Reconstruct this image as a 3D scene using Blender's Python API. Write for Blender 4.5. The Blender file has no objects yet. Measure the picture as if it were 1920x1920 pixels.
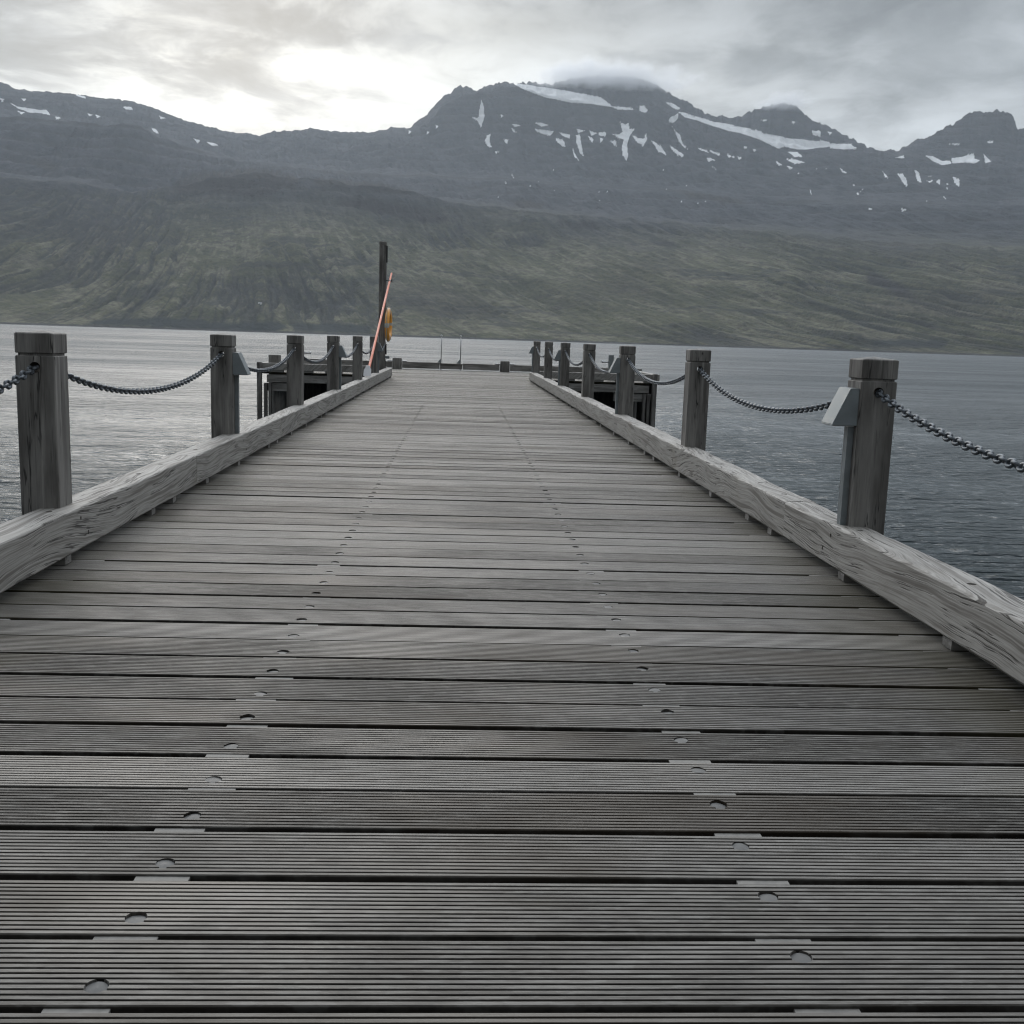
import bpy, bmesh, math, random
import numpy as np
from mathutils import Vector, Matrix
random.seed(7); rng = np.random.default_rng(11)
SC = bpy.context.scene
COL = SC.collection
R = math.radians
WATER_Z = -2.2

# ---------------------------------------------------------------- camera, world, sun, exposure
cd = bpy.data.cameras.new('camera'); cam = bpy.data.objects.new('camera', cd); COL.objects.link(cam)
cd.sensor_width = 36; cd.sensor_height = 36; cd.lens = 37.5; cd.clip_start = 0.05; cd.clip_end = 60000
yaw, pitch, roll = R(3.0086), R(9.2087), R(1.8443)
fwd = Vector((math.sin(yaw)*math.cos(pitch), math.cos(yaw)*math.cos(pitch), -math.sin(pitch)))
rgt0 = Vector((math.cos(yaw), -math.sin(yaw), 0)); up0 = rgt0.cross(fwd)
rgt = rgt0*math.cos(roll) + up0*math.sin(roll); up = rgt.cross(fwd)
m = Matrix((rgt, up, -fwd)).transposed().to_4x4(); m.translation = (0, 0, 1.3)
cam.matrix_world = m
SC.camera = cam
SC.view_settings.view_transform = 'Standard'; SC.view_settings.look = 'None'
SC.view_settings.exposure = 0.52; SC.view_settings.gamma = 1
SC.render.engine = 'CYCLES'
SC.cycles.use_denoising = True
SC.cycles.max_bounces = 6; SC.cycles.volume_bounces = 3; SC.cycles.caustics_reflective = False
SC.cycles.filter_width = 1.2

SUN_AZ, SUN_EL = -11.0, 17.0
w = bpy.data.worlds.new('World'); SC.world = w; w.use_nodes = True
nt = w.node_tree; nt.nodes.clear()
class G:
    """small node-graph helper"""
    def __init__(s, nt): s.nt = nt
    def n(s, t, **k):
        x = s.nt.nodes.new(t)
        for a, b in k.items(): setattr(x, a, b)
        return x
    def put(s, sock, v):
        if isinstance(v, bpy.types.NodeSocket): s.nt.links.new(v, sock)
        elif v is not None:
            if hasattr(sock.default_value, '__len__'):
                if not hasattr(v, '__len__'): v = (v,)*len(sock.default_value)
                if len(sock.default_value) == 4 and len(v) == 3: v = (*v, 1)
            sock.default_value = v
    def math(s, op, a, b=None, c=None, clamp=False):
        x = s.n('ShaderNodeMath', operation=op); x.use_clamp = clamp
        s.put(x.inputs[0], a)
        if b is not None: s.put(x.inputs[1], b)
        if c is not None: s.put(x.inputs[2], c)
        return x.outputs[0]
    def vmath(s, op, a, b=None):
        x = s.n('ShaderNodeVectorMath', operation=op); s.put(x.inputs[0], a)
        if b is not None: s.put(x.inputs[1], b)
        return x.outputs['Value' if op in ('DOT_PRODUCT', 'LENGTH') else 'Vector']
    def mix(s, f, a, b, mode='MIX'):
        x = s.n('ShaderNodeMix', data_type='RGBA', blend_type=mode)
        s.put(x.inputs[0], f); s.put(x.inputs[6], a); s.put(x.inputs[7], b); return x.outputs[2]
    def noise(s, vec, scale=1, detail=4, rough=.5, dist=0, out=0, typ=None):
        x = s.n('ShaderNodeTexNoise')
        if typ: x.noise_type = typ
        s.put(x.inputs['Vector'], vec); s.put(x.inputs['Scale'], scale); s.put(x.inputs['Detail'], detail)
        s.put(x.inputs['Roughness'], rough); s.put(x.inputs['Distortion'], dist); return x.outputs[out]
    def ramp(s, f, lo, hi, a=0., b=1.):
        x = s.n('ShaderNodeMapRange', interpolation_type='SMOOTHSTEP'); s.put(x.inputs[0], f)
        for i, v in enumerate((lo, hi, a, b)): s.put(x.inputs[i+1], v)
        return x.outputs[0]
    def scale(s, vec, sc, loc=(0, 0, 0)):
        x = s.n('ShaderNodeMapping'); s.put(x.inputs[0], vec); x.inputs['Scale'].default_value = sc
        x.inputs['Location'].default_value = loc; return x.outputs[0]
    def xyz(s, vec):
        x = s.n('ShaderNodeSeparateXYZ'); s.put(x.inputs[0], vec); return x.outputs
    def comb(s, a, b, c):
        x = s.n('ShaderNodeCombineXYZ')
        for i, v in enumerate((a, b, c)): s.put(x.inputs[i], v)
        return x.outputs[0]

g = G(nt)
tc = g.n('ShaderNodeTexCoord').outputs['Generated']
dx, dy, dz = g.xyz(tc)
sky = g.n('ShaderNodeTexSky', sky_type='NISHITA'); sky.sun_disc = False
sky.sun_elevation = R(SUN_EL); sky.sun_rotation = R(SUN_AZ); sky.air_density = 1.5; sky.dust_density = 1
nish = g.vmath('MULTIPLY', sky.outputs[0], (.09,)*3)
# clouds laid on a plane overhead, so that they flatten towards the horizon
zz = g.math('ADD', g.math('MAXIMUM', dz, 0), .10)
px = g.math('DIVIDE', dx, zz); py = g.math('DIVIDE', dy, zz)
P = g.comb(px, py, 0)
Pw = g.vmath('ADD', P, g.vmath('MULTIPLY', g.noise(P, 1.3, 3, .5, out=1), (.5, .5, 0)))
n1 = g.noise(g.scale(Pw, (.95, .75, 1), (3.1, 1.7, 0)), 1, 7, .55)
n3 = g.noise(g.scale(Pw, (5.2, 4.2, 1), (2.3, 7.1, 1)), 1, 5, .62)
n2 = g.noise(g.scale(Pw, (2.4, 2.2, 1), (8.3, 4.1, 2)), 1, 5, .6)
def blob(az, el, wx, wz):
    x0 = math.sin(R(az))*math.cos(R(el)); z0 = math.sin(R(el))
    a = g.math('POWER', g.math('DIVIDE', g.math('SUBTRACT', dx, x0), wx), 2)
    b = g.math('POWER', g.math('DIVIDE', g.math('SUBTRACT', dz, z0), wz), 2)
    e = g.math('EXPONENT', g.math('MULTIPLY', g.math('ADD', a, b), -1.))
    return g.math('MULTIPLY', e, g.ramp(dy, -.1, .3))
glow = blob(-12.5, 12.8, .33, .080)
wide = blob(-16, 10, .40, .17)
gap = blob(21, 9.3, .16, .04)
dark = blob(24, 18.5, .38, .05)
dark2 = blob(3.5, 15.5, .10, .02)
base = g.math('ADD', .245, g.math('MULTIPLY', wide, .205))
base = g.math('ADD', base, g.math('MULTIPLY', gap, .14))
base = g.math('SUBTRACT', base, g.math('MULTIPLY', dark, .10))
base = g.math('SUBTRACT', base, g.math('MULTIPLY', dark2, .10))
back = g.ramp(dy, -.6, .35, .75, 1.0)
base = g.math('MULTIPLY', base, back)
zen = g.math('ADD', g.ramp(dz, .29, .75, 1.0, 1.75), g.math('MULTIPLY', g.ramp(dz, .285, .46, 0, 5.5), g.math('MULTIPLY', g.ramp(dy, .1, .6), g.ramp(dx, .8, -.1, .85, 1.15))))
base = g.math('MULTIPLY', base, zen)
mod = g.math('ADD', g.ramp(n1, .38, .62, -.27, .30), g.math('ADD', g.ramp(n2, .36, .64, -.22, .26), g.ramp(n3, .35, .65, -.06, .07)))
base = g.math('MULTIPLY', base, g.math('ADD', 1.0, mod))
edge = g.ramp(g.math('ADD', g.math('MULTIPLY', n1, .9), g.math('ADD', g.math('MULTIPLY', n2, .8), g.math('MULTIPLY', n3, .45))), .96, 1.16)
gl = g.math('MULTIPLY', glow, g.math('ADD', .22, g.math('MULTIPLY', edge, 1.05)))
cool = g.vmath('MULTIPLY', g.comb(base, base, base), (.945, 1.0, 1.065))
warm = g.vmath('MULTIPLY', g.comb(gl, gl, gl), (.25, .242, .205))
cl = g.vmath('ADD', cool, warm)
skyc = g.mix(.93, nish, cl)
bg = g.n('ShaderNodeBackground'); g.put(bg.inputs[0], skyc); bg.inputs[1].default_value = 1.0
wo = g.n('ShaderNodeOutputWorld'); nt.links.new(bg.outputs[0], wo.inputs[0])

sd = bpy.data.lights.new('sun', 'SUN'); sd.energy = 0.9; sd.angle = R(40); sd.color = (1, .93, .84)
sun = bpy.data.objects.new('sun', sd); COL.objects.link(sun)
sv = Vector((math.sin(R(SUN_AZ))*math.cos(R(SUN_EL)), math.cos(R(SUN_AZ))*math.cos(R(SUN_EL)), math.sin(R(SUN_EL))))
sun.rotation_euler = sv.to_track_quat('Z', 'Y').to_euler()

# ---------------------------------------------------------------- object helpers
def link(o, parent=None, label=None, cat=None, group=None, kind=None):
    COL.objects.link(o)
    if parent is not None: o.parent = parent
    for k, v in (('label', label), ('category', cat), ('group', group), ('kind', kind)):
        if v: o[k] = v
    return o
def empty(name, loc=(0, 0, 0), rz=0, **k):
    o = bpy.data.objects.new(name, None); o.location = loc; o.rotation_euler = (0, 0, rz); o.empty_display_size = .2
    return link(o, **k)
def mesh_obj(name, verts, faces, mat, parent=None, smooth=False, loc=None, attrs=None, **k):
    me = bpy.data.meshes.new(name); me.from_pydata([tuple(v) for v in verts], [], [tuple(f) for f in faces]); me.update()
    if smooth: me.polygons.foreach_set('use_smooth', [True]*len(me.polygons))
    if attrs:
        for n, vals in attrs.items():
            a = me.attributes.new(n, 'FLOAT', 'POINT'); a.data.foreach_set('value', vals)
    me.materials.append(mat)
    o = bpy.data.objects.new(name, me)
    if loc: o.location = loc
    return link(o, parent, **k)
class MB:
    def __init__(s): s.v = []; s.f = []; s.sm = []
    def add(s, v, f, smooth=False):
        b = len(s.v); s.v += [tuple(x) for x in v]; s.f += [tuple(i+b for i in q) for q in f]; s.sm += [smooth]*len(f)
    def box(s, x0, x1, y0, y1, z0, z1, c=0.004):
        s.prism([(x0+c, z0), (x1-c, z0), (x1, z0+c), (x1, z1-c), (x1-c, z1), (x0+c, z1), (x0, z1-c), (x0, z0+c)], y0, y1)
    def prism(s, prof, y0, y1):
        n = len(prof)
        v = [(p[0], y0, p[1]) for p in prof] + [(p[0], y1, p[1]) for p in prof]
        f = [tuple(range(n)), tuple(range(2*n-1, n-1, -1))] + [(i, i+n, (i+1) % n+n, (i+1) % n) for i in range(n)]
        s.add(v, f)
    def cyl(s, a, b, r0, r1=None, n=16, caps=True, smooth=True):
        a = Vector(a); b = Vector(b); r1 = r0 if r1 is None else r1
        q = (b-a).to_track_quat('Z', 'Y'); v = []
        for c, r in ((a, r0), (b, r1)):
            for i in range(n):
                t = 2*math.pi*i/n; v.append(c + q @ Vector((r*math.cos(t), r*math.sin(t), 0)))
        s.add(v, [(i, (i+1) % n, (i+1) % n+n, i+n) for i in range(n)], smooth)
        if caps: s.add(v[:n], [tuple(range(n-1, -1, -1))]); s.add(v[n:], [tuple(range(n))])
    def tube(s, pts, r, n=8, closed=False):
        pts = [Vector(p) for p in pts]; m = len(pts); v = []
        prev = None
        for i, p in enumerate(pts):
            t = (pts[(i+1) % m]-pts[i-1]) if closed else (pts[min(i+1, m-1)]-pts[max(i-1, 0)])
            t.normalize()
            if prev is None: prev = t.orthogonal().normalized()
            prev = (prev - t*prev.dot(t)).normalized(); b = t.cross(prev)
            for k in range(n):
                a = 2*math.pi*k/n; v.append(p + (prev*math.cos(a)+b*math.sin(a))*r)
        f = [(i*n+k, i*n+(k+1) % n, ((i+1) % m)*n+(k+1) % n, ((i+1) % m)*n+k) for i in range(m if closed else m-1) for k in range(n)]
        if not closed: f += [tuple(range(n-1, -1, -1)), tuple(range((m-1)*n, m*n))]
        s.add(v, f, True)
    def sphere(s, c, r, n=12):
        v = []; f = []
        for i in range(n+1):
            for j in range(2*n):
                a = math.pi*i/n; b = math.pi*j/n
                v.append((c[0]+r*math.sin(a)*math.cos(b), c[1]+r*math.sin(a)*math.sin(b), c[2]+r*math.cos(a)))
        for i in range(n):
            for j in range(2*n): f.append((i*2*n+j, (i+1)*2*n+j, (i+1)*2*n+(j+1) % (2*n), i*2*n+(j+1) % (2*n)))
        s.add(v, f, True)
    def build(s, name, mat, parent=None, loc=None, attrs=None, **k):
        o = mesh_obj(name, s.v, s.f, mat, parent, loc=loc, attrs=attrs, **k)
        o.data.polygons.foreach_set('use_smooth', s.sm); return o

def cut(o, cutter_mb):
    """bore real holes in a mesh"""
    tv = o.data.attributes['tone'].data[0].value if 'tone' in o.data.attributes else 0.
    tone_of = lambda _: tv
    c = mesh_obj('bore', cutter_mb.v, cutter_mb.f, o.data.materials[0])
    md = o.modifiers.new('b', 'BOOLEAN'); md.object = c; md.operation = 'DIFFERENCE'; md.solver = 'EXACT'
    dg = bpy.context.evaluated_depsgraph_get(); dg.update()
    me = bpy.data.meshes.new_from_object(o.evaluated_get(dg)); o.modifiers.clear(); o.data = me
    bpy.data.objects.remove(c)
    if 'tone' in me.attributes:
        a = me.attributes['tone']; v = tone_of(o); a.data.foreach_set('value', [v]*len(a.data))

def vnoise(x, y, seed=0):
    xi = np.floor(x).astype(np.int64); yi = np.floor(y).astype(np.int64); fx = x-xi; fy = y-yi
    fx = fx*fx*fx*(fx*(fx*6-15)+10); fy = fy*fy*fy*(fy*(fy*6-15)+10)
    def h(a, b):
        v = (a*374761393 + b*668265263 + seed*974634777) & 0xffffffff
        v = ((v ^ (v >> 13))*1274126177) & 0xffffffff
        v = ((v ^ (v >> 15))*2246822519) & 0xffffffff
        return ((v ^ (v >> 16)) & 0xffffff)/float(0xffffff)
    return (h(xi, yi)*(1-fx)+h(xi+1, yi)*fx)*(1-fy)+(h(xi, yi+1)*(1-fx)+h(xi+1, yi+1)*fx)*fy
def fbm(x, y, o=5, g_=.5, seed=0):
    s = 0; a = 1; t = 0
    for i in range(o):
        s = s+a*vnoise(x, y, seed+i*17); t += a; a *= g_; x = x*2.03+5.1; y = y*2.03+1.7
    return s/t

# ---------------------------------------------------------------- materials
def mat(name):
    m = bpy.data.materials.new(name); m.use_nodes = True; nt = m.node_tree; nt.nodes.clear()
    g = G(nt); out = g.n('ShaderNodeOutputMaterial'); b = g.n('ShaderNodeBsdfPrincipled'); nt.links.new(b.outputs[0], out.inputs[0])
    return m, g, b
def attr(g, n):
    x = g.n('ShaderNodeAttribute', attribute_name=n); return x
def bump(g, b, h, strength=.3, dist=.002):
    x = g.n('ShaderNodeBump'); x.inputs['Strength'].default_value = strength; x.inputs['Distance'].default_value = dist
    g.put(x.inputs['Height'], h); g.put(b.inputs['Normal'], x.outputs[0])

def deck_material():
    m, g, b = mat('weathered_deck_wood')
    pos = g.n('ShaderNodeNewGeometry').outputs['Position']
    tone = attr(g, 'tone').outputs['Fac']
    X, Y, Z = g.xyz(pos)
    off = g.comb(g.math('MULTIPLY', tone, 37), 0, g.math('MULTIPLY', tone, 13))
    p = g.vmath('ADD', pos, off)
    fine = g.noise(g.scale(p, (6, 260, 40)), 1, 4, .6)
    mid = g.noise(g.scale(p, (1.6, 28, 10)), 1, 5, .6)
    blot = g.noise(g.scale(p, (1.1, 2.2, 1)), 1, 5, .62, .3)
    rid = g.noise(g.scale(p, (11, 58, 10)), 1, 3, .65)
    c = g.mix(tone, (.019, .0165, .0132), (.072, .064, .054))
    c = g.mix(g.ramp(mid, .35, .7), c, g.mix(.5, c, (.095, .091, .084)))
    c = g.mix(g.math('MULTIPLY', g.ramp(mid, .58, .36), .5), c, (.026, .022, .018))
    c = g.mix(g.math('MULTIPLY', g.ramp(fine, .54, .68), .5), c, (.014, .013, .011))
    c = g.mix(g.math('MULTIPLY', g.ramp(rid, .50, .62), .7), c, (.125, .120, .111))
    c = g.mix(g.math('MULTIPLY', g.ramp(rid, .47, .36), .7), c, (.016, .014, .012))
    c = g.mix(g.math('MULTIPLY', g.ramp(blot, .50, .72), .30), c, (.058, .043, .029))
    g_shade = attr(g, 'recess_shade').outputs['Fac']
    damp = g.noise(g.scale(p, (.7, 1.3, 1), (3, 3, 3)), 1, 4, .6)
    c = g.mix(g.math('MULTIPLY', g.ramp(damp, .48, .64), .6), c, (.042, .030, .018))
    c = g.mix(g_shade, c, (.006, .0055, .005))  # shade of grooves and gaps, painted into the board colour
    # algae creeping in from the kerbs
    side = g.ramp(g.math('ABSOLUTE', g.math('SUBTRACT', X, .03)), 1.15, 2.05)
    al = g.noise(g.scale(p, (1.6, 1.1, 1), (7, 3, 0)), 1, 5, .65)
    al = g.ramp(g.math('ADD', al, g.math('MULTIPLY', side, .26)), .60, .80)
    al = g.math('MULTIPLY', al, g.math('MULTIPLY', side, .75))
    c = g.mix(al, c, (.036, .032, .016))
    g.put(b.inputs['Base Color'], c)
    g.put(b.inputs['Roughness'], g.ramp(blot, .3, .7, .58, .44)); unshaded = g.math('SUBTRACT', 1.0, g_shade); g.put(b.inputs['Sheen Weight'], g.math('MULTIPLY', unshaded, g.math('MULTIPLY', g.ramp(tone, 0, 1, .18, .62), g.ramp(mid, .3, .7, .75, 1.25)))); g.put(b.inputs['Specular IOR Level'], g.math('MULTIPLY', unshaded, g.ramp(g.math('ADD', g.math('MULTIPLY', tone, .5), blot), .45, 1.0, .18, .50))); g.put(b.inputs['Sheen Tint'], (1, .97, .93)); g.put(b.inputs['Specular Tint'], (1, .97, .92)); b.inputs['Sheen Roughness'].default_value = .45  # sheen and specular are cut too where groove shade is painted
    bump(g, b, g.math('ADD', fine, g.math('MULTIPLY', mid, .6)), .5, .0012)
    return m
def kerb_material():
    m, g, b = mat('silvered_kerb_timber')
    pos = g.n('ShaderNodeNewGeometry').outputs['Position']
    seed = attr(g, 'tone').outputs['Fac']
    p = g.vmath('ADD', pos, g.comb(0, g.math('MULTIPLY', seed, 23), 0))
    X, Y, Z = g.xyz(p)
    warp = g.math('SUBTRACT', g.noise(g.scale(p, (.8, .42, .9)), 1, 2, .5), .5)
    warp2 = g.math('SUBTRACT', g.noise(g.scale(p, (3, 3.1, 3), (2, 2, 2)), 1, 3, .5), .5)
    q = g.math('ADD', g.math('SUBTRACT', Z, g.math('MULTIPLY', X, .8)), g.math('ADD', g.math('MULTIPLY', warp, .50), g.math('MULTIPLY', warp2, .022)))
    band = g.noise(g.comb(g.math('MULTIPLY', q, 26), g.math('MULTIPLY', Y, .55), g.math('MULTIPLY', X, .5)), 1, 4, .62)
    band2 = g.noise(g.comb(g.math('MULTIPLY', q, 120), g.math('MULTIPLY', Y, 2.2), 0), 1, 3, .6)
    brk = g.noise(g.scale(p, (1.5, 1.3, 5), (5, 1, 0)), 1, 3, .6)
    c = g.mix(g.ramp(band2, .3, .7), (.225, .214, .196), (.41, .395, .37))
    c = g.mix(g.math('MULTIPLY', g.ramp(band, .48, .38), .75), c, (.115, .103, .09))
    crack = g.math('MULTIPLY', g.ramp(g.math('ABSOLUTE', g.math('SUBTRACT', band, .555)), .026, .006), g.ramp(brk, .41, .49))
    c = g.mix(g.math('MULTIPLY', crack, .95), c, (.035, .030, .025))
    st = g.noise(g.scale(p, (2, 1.6, 2), (1, 9, 3)), 1, 5, .6)
    c = g.mix(g.math('MULTIPLY', g.ramp(st, .55, .75), .4), c, (.19, .17, .13))
    g.put(b.inputs['Base Color'], c); b.inputs['Roughness'].default_value = .68
    bump(g, b, g.math('SUBTRACT', g.math('MULTIPLY', band2, .3), crack), .7, .004)
    return m
def post_material(name='dark_post_timber', lo=(.084, .078, .071), hi=(.215, .206, .192), axis='Z'):
    m, g, b = mat(name)
    oc = g.n('ShaderNodeTexCoord').outputs['Object']; rnd = g.n('ShaderNodeObjectInfo').outputs['Random']
    ge = g.n('ShaderNodeNewGeometry')
    p = g.vmath('ADD', oc, g.comb(g.math('MULTIPLY', rnd, 11), g.math('MULTIPLY', rnd, 7), g.math('MULTIPLY', rnd, 19)))
    s1 = {'Z': (22, 22, .9), 'X': (.9, 22, 22), 'Y': (22, .9, 22)}[axis]
    s2 = {'Z': (120, 120, 3), 'X': (3, 120, 120), 'Y': (120, 3, 120)}[axis]
    s3 = {'Z': (7, 7, 1.2), 'X': (1.2, 7, 7), 'Y': (7, 1.2, 7)}[axis]
    a = g.noise(g.scale(p, s1), 1, 4, .6, .3); f = g.noise(g.scale(p, s2), 1, 3, .6); l = g.noise(g.scale(p, s3), 1, 4, .6)
    c = g.mix(g.ramp(l, .32, .68), lo, hi)
    c = g.mix(g.math('MULTIPLY', g.ramp(a, .5, .72), .55), c, tuple(min(1, 1.7*x) for x in hi))
    c = g.mix(g.math('MULTIPLY', g.ramp(f, .55, .7), .45), c, tuple(.45*x for x in lo))
    s4 = {'Z': (34, 34, 1.6), 'X': (1.6, 34, 34), 'Y': (34, 1.6, 34)}[axis]
    ck = g.noise(g.scale(p, s4), 1, 2, .5, .2); cm = g.noise(g.scale(p, s3), 1.7, 3, .5)
    crack = g.math('MULTIPLY', g.ramp(g.math('ABSOLUTE', g.math('SUBTRACT', ck, .5)), .020, .005), g.ramp(cm, .50, .58))
    c = g.mix(g.math('MULTIPLY', crack, .85), c, (.012, .011, .010))
    g.put(b.inputs['Base Color'], c); b.inputs['Roughness'].default_value = .7
    bump(g, b, g.math('SUBTRACT', g.math('ADD', f, a), g.math('MULTIPLY', crack, 2)), .6, .002)
    return m
def plain(name, col, rough=.5, metal=0., var=.15, scale=14):
    m, g, b = mat(name)
    oc = g.n('ShaderNodeTexCoord').outputs['Object']
    n = g.noise(oc, scale, 4, .6)
    g.put(b.inputs['Base Color'], g.mix(g.ramp(n, .3, .7), tuple(x*(1-var) for x in col), tuple(min(1, x*(1+var)) for x in col)))
    g.put(b.inputs['Roughness'], g.ramp(n, .3, .7, rough-.08, rough+.08)); b.inputs['Metallic'].default_value = metal
    return m
M_deck = deck_material(); M_kerb = kerb_material(); M_post = post_material()
M_beam = post_material('grey_beam_timber', (.14, .133, .122), (.29, .28, .265), 'X')
M_pile = post_material('dark_pile_timber', (.07, .066, .061), (.165, .158, .147), 'Z')
M_cap = post_material('silvered_post_end', (.13, .125, .117), (.24, .235, .225), 'Z')
M_spacer = plain('spacer_wood', (.175, .168, .155), .65, 0, .25, 30)
M_plug = plain('grey_plug_wood', (.085, .085, .083), .6, 0, .2, 40)
M_galv = plain('galvanised_steel', (.21, .235, .245), .5, .35, .12, 9)
M_chain = plain('dull_chain_steel', (.10, .112, .125), .48, .55, .45, 60)
M_rust = plain('rusty_steel', (.12, .055, .035), .75, .2, .3, 80)
M_steel = plain('steel', (.40, .41, .42), .35, .8, .1, 20)
M_white = plain('white_plastic', (.62, .62, .63), .45, 0, .05, 6)
M_orange = plain('faded_orange_paint', (.80, .235, .135), .5, 0, .10, 3)
M_ring = plain('orange_ring_plastic', (.95, .40, .05), .38, 0, .15, 3)
M_band = plain('silver_reflective_tape', (.52, .52, .50), .35, .2, .1, 20)
M_rope = plain('pale_rope', (.55, .50, .40), .8, 0, .2, 60)
M_black = plain('black_plastic', (.018, .018, .02), .4, 0, .2, 10)

# ---------------------------------------------------------------- water
def water_material():
    m, g, b = mat('fjord_water')
    pos = g.n('ShaderNodeNewGeometry').outputs['Position']
    X, Y, Z = g.xyz(pos)
    wv = g.vmath('ADD', pos, g.vmath('MULTIPLY', g.noise(g.scale(pos, (.12, .12, 1)), 1, 2, .5, out=1), (1.6, 1.6, 0)))
    a = g.noise(g.scale(wv, (.26, .52, 1)), 1, 4, .55, .3)
    c = g.noise(g.scale(wv, (.85, 2.5, 1), (3, 5, 0)), 1, 3, .5, .4)
    d = g.noise(g.scale(wv, (3.2, 7.5, 1), (1, 2, 0)), 1, 3, .6, .3)
    gust = g.noise(g.scale(pos, (.028, .075, 1)), 1, 4, .6)
    far = g.noise(g.scale(pos, (.004, .02, 1), (2, 8, 0)), 1, 5, .6)
    k = g.ramp(gust, .38, .62, .40, 1.5)
    h = g.math('ADD', g.math('MULTIPLY', a, .95), g.math('MULTIPLY', k, g.math('ADD', g.math('MULTIPLY', c, .56), g.math('MULTIPLY', d, .06))))
    dist = g.vmath('LENGTH', pos)
    g.put(b.inputs['Base Color'], g.mix(g.ramp(far, .35, .65), (.026, .040, .048), (.040, .056, .064)))
    rr = g.ramp(dist, 12, 120, .15, .50)
    g.put(b.inputs['Roughness'], g.math('ADD', rr, g.ramp(g.math('ADD', far, g.math('MULTIPLY', gust, .3)), .5, .8, -.06, .07))); b.inputs['IOR'].default_value = 1.333
    x = g.n('ShaderNodeBump'); x.inputs['Strength'].default_value = 1.0; x.inputs['Distance'].default_value = 1.0
    g.put(x.inputs['Height'], h); g.put(b.inputs['Normal'], x.outputs[0])
    return m
mesh_obj('water', [(-9000, -1500, WATER_Z), (9000, -1500, WATER_Z), (9000, 4000, WATER_Z), (-9000, 4000, WATER_Z)], [(0, 1, 2, 3)], water_material(), kind='structure')

HAZE = 0.5e-4
K1=[(-29.05,0.83),(-22.56,0.82),(-10.06,1.1),(3.81,1.03),(17.59,1.0),(28.04,0.97),(35.2,0.87)]
K2=[(-28.88,3.62),(-22.44,3.84),(-10.05,4.44),(3.7,4.04),(17.41,3.55),(27.83,3.04),(34.98,2.74)]
K3=[(-28.71,6.59),(-22.32,6.75),(-18.84,6.68),(-16.42,6.44),(-14.67,6.82),(-13.14,7.32),(-10.68,7.84),(-8.05,7.67),(-4.68,7.51),(-2.63,7.29),(-0.55,6.85),(3.62,6.51),(9.16,6.28),(17.25,5.65),(27.65,4.9),(34.78,4.48)]
K3b=[(-28.7,6.74),(-22.31,6.92),(-18.84,6.85),(-16.42,6.54),(-14.67,6.74),(-13.14,7.22),(-10.69,7.72),(-8.05,7.54),(-4.68,7.41),(-2.63,7.24),(-0.56,6.95),(3.61,6.72),(9.14,6.54),(17.23,5.96),(27.61,5.24),(34.74,4.82)]
K4=[(-28.57,8.92),(-22.21,9.41),(-20.85,9.44),(-19.34,9.52),(-17.56,9.45),(-16.83,9.62),(-15.98,9.55),(-15.25,9.17),(-13.88,8.79),(-11.33,8.36),(-8.71,8.19),(-4.69,8.11),(-0.58,8.16),(3.56,8.04),(11.8,7.68),(19.71,7.19),(27.44,6.96),(34.55,6.53)]
K4b=[(-28.57,8.85),(-22.21,9.34),(-20.85,9.37),(-19.34,9.45),(-17.56,9.38),(-16.83,9.52),(-15.98,9.45),(-15.25,9.08),(-13.88,8.72),(-11.33,8.28),(-8.71,8.14),(-4.69,8.29),(-0.59,8.47),(3.55,8.43),(11.77,8.14),(19.68,7.56),(27.41,7.27),(34.51,6.87)]
K5=[(-28.54,9.36),(-22.19,9.8),(-17.55,9.69),(-15.12,9.5),(-12.61,9.11),(-10.42,8.87),(-7.38,9.19),(-4.7,9.52),(-1.99,9.85),(0.74,10.14),(3.48,10.31),(7.59,10.25),(11.67,9.86),(16.98,9.34),(22.04,9.02),(27.28,8.63),(34.38,8.0)]
K6=[(-28.47,10.55),(-22.17,10.38),(-20.82,10.3),(-18.73,10.29),(-16.69,10.25),(-14.86,9.86),(-12.98,9.53),(-10.41,9.32),(-8.45,9.65),(-4.98,9.81),(-2.95,10.06),(-2.01,10.66),(-1.21,11.45),(-0.27,12.04),(1.09,12.29),(2.31,12.51),(4.78,12.1),(7.52,11.66),(9.15,11.52),(10.51,11.43),(11.87,11.04),(14.29,10.48),(16.41,10.02),(17.98,9.7),(19.51,9.58),(22.01,9.34),(24.45,9.08),(27.22,9.18),(34.3,8.66)]
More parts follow.
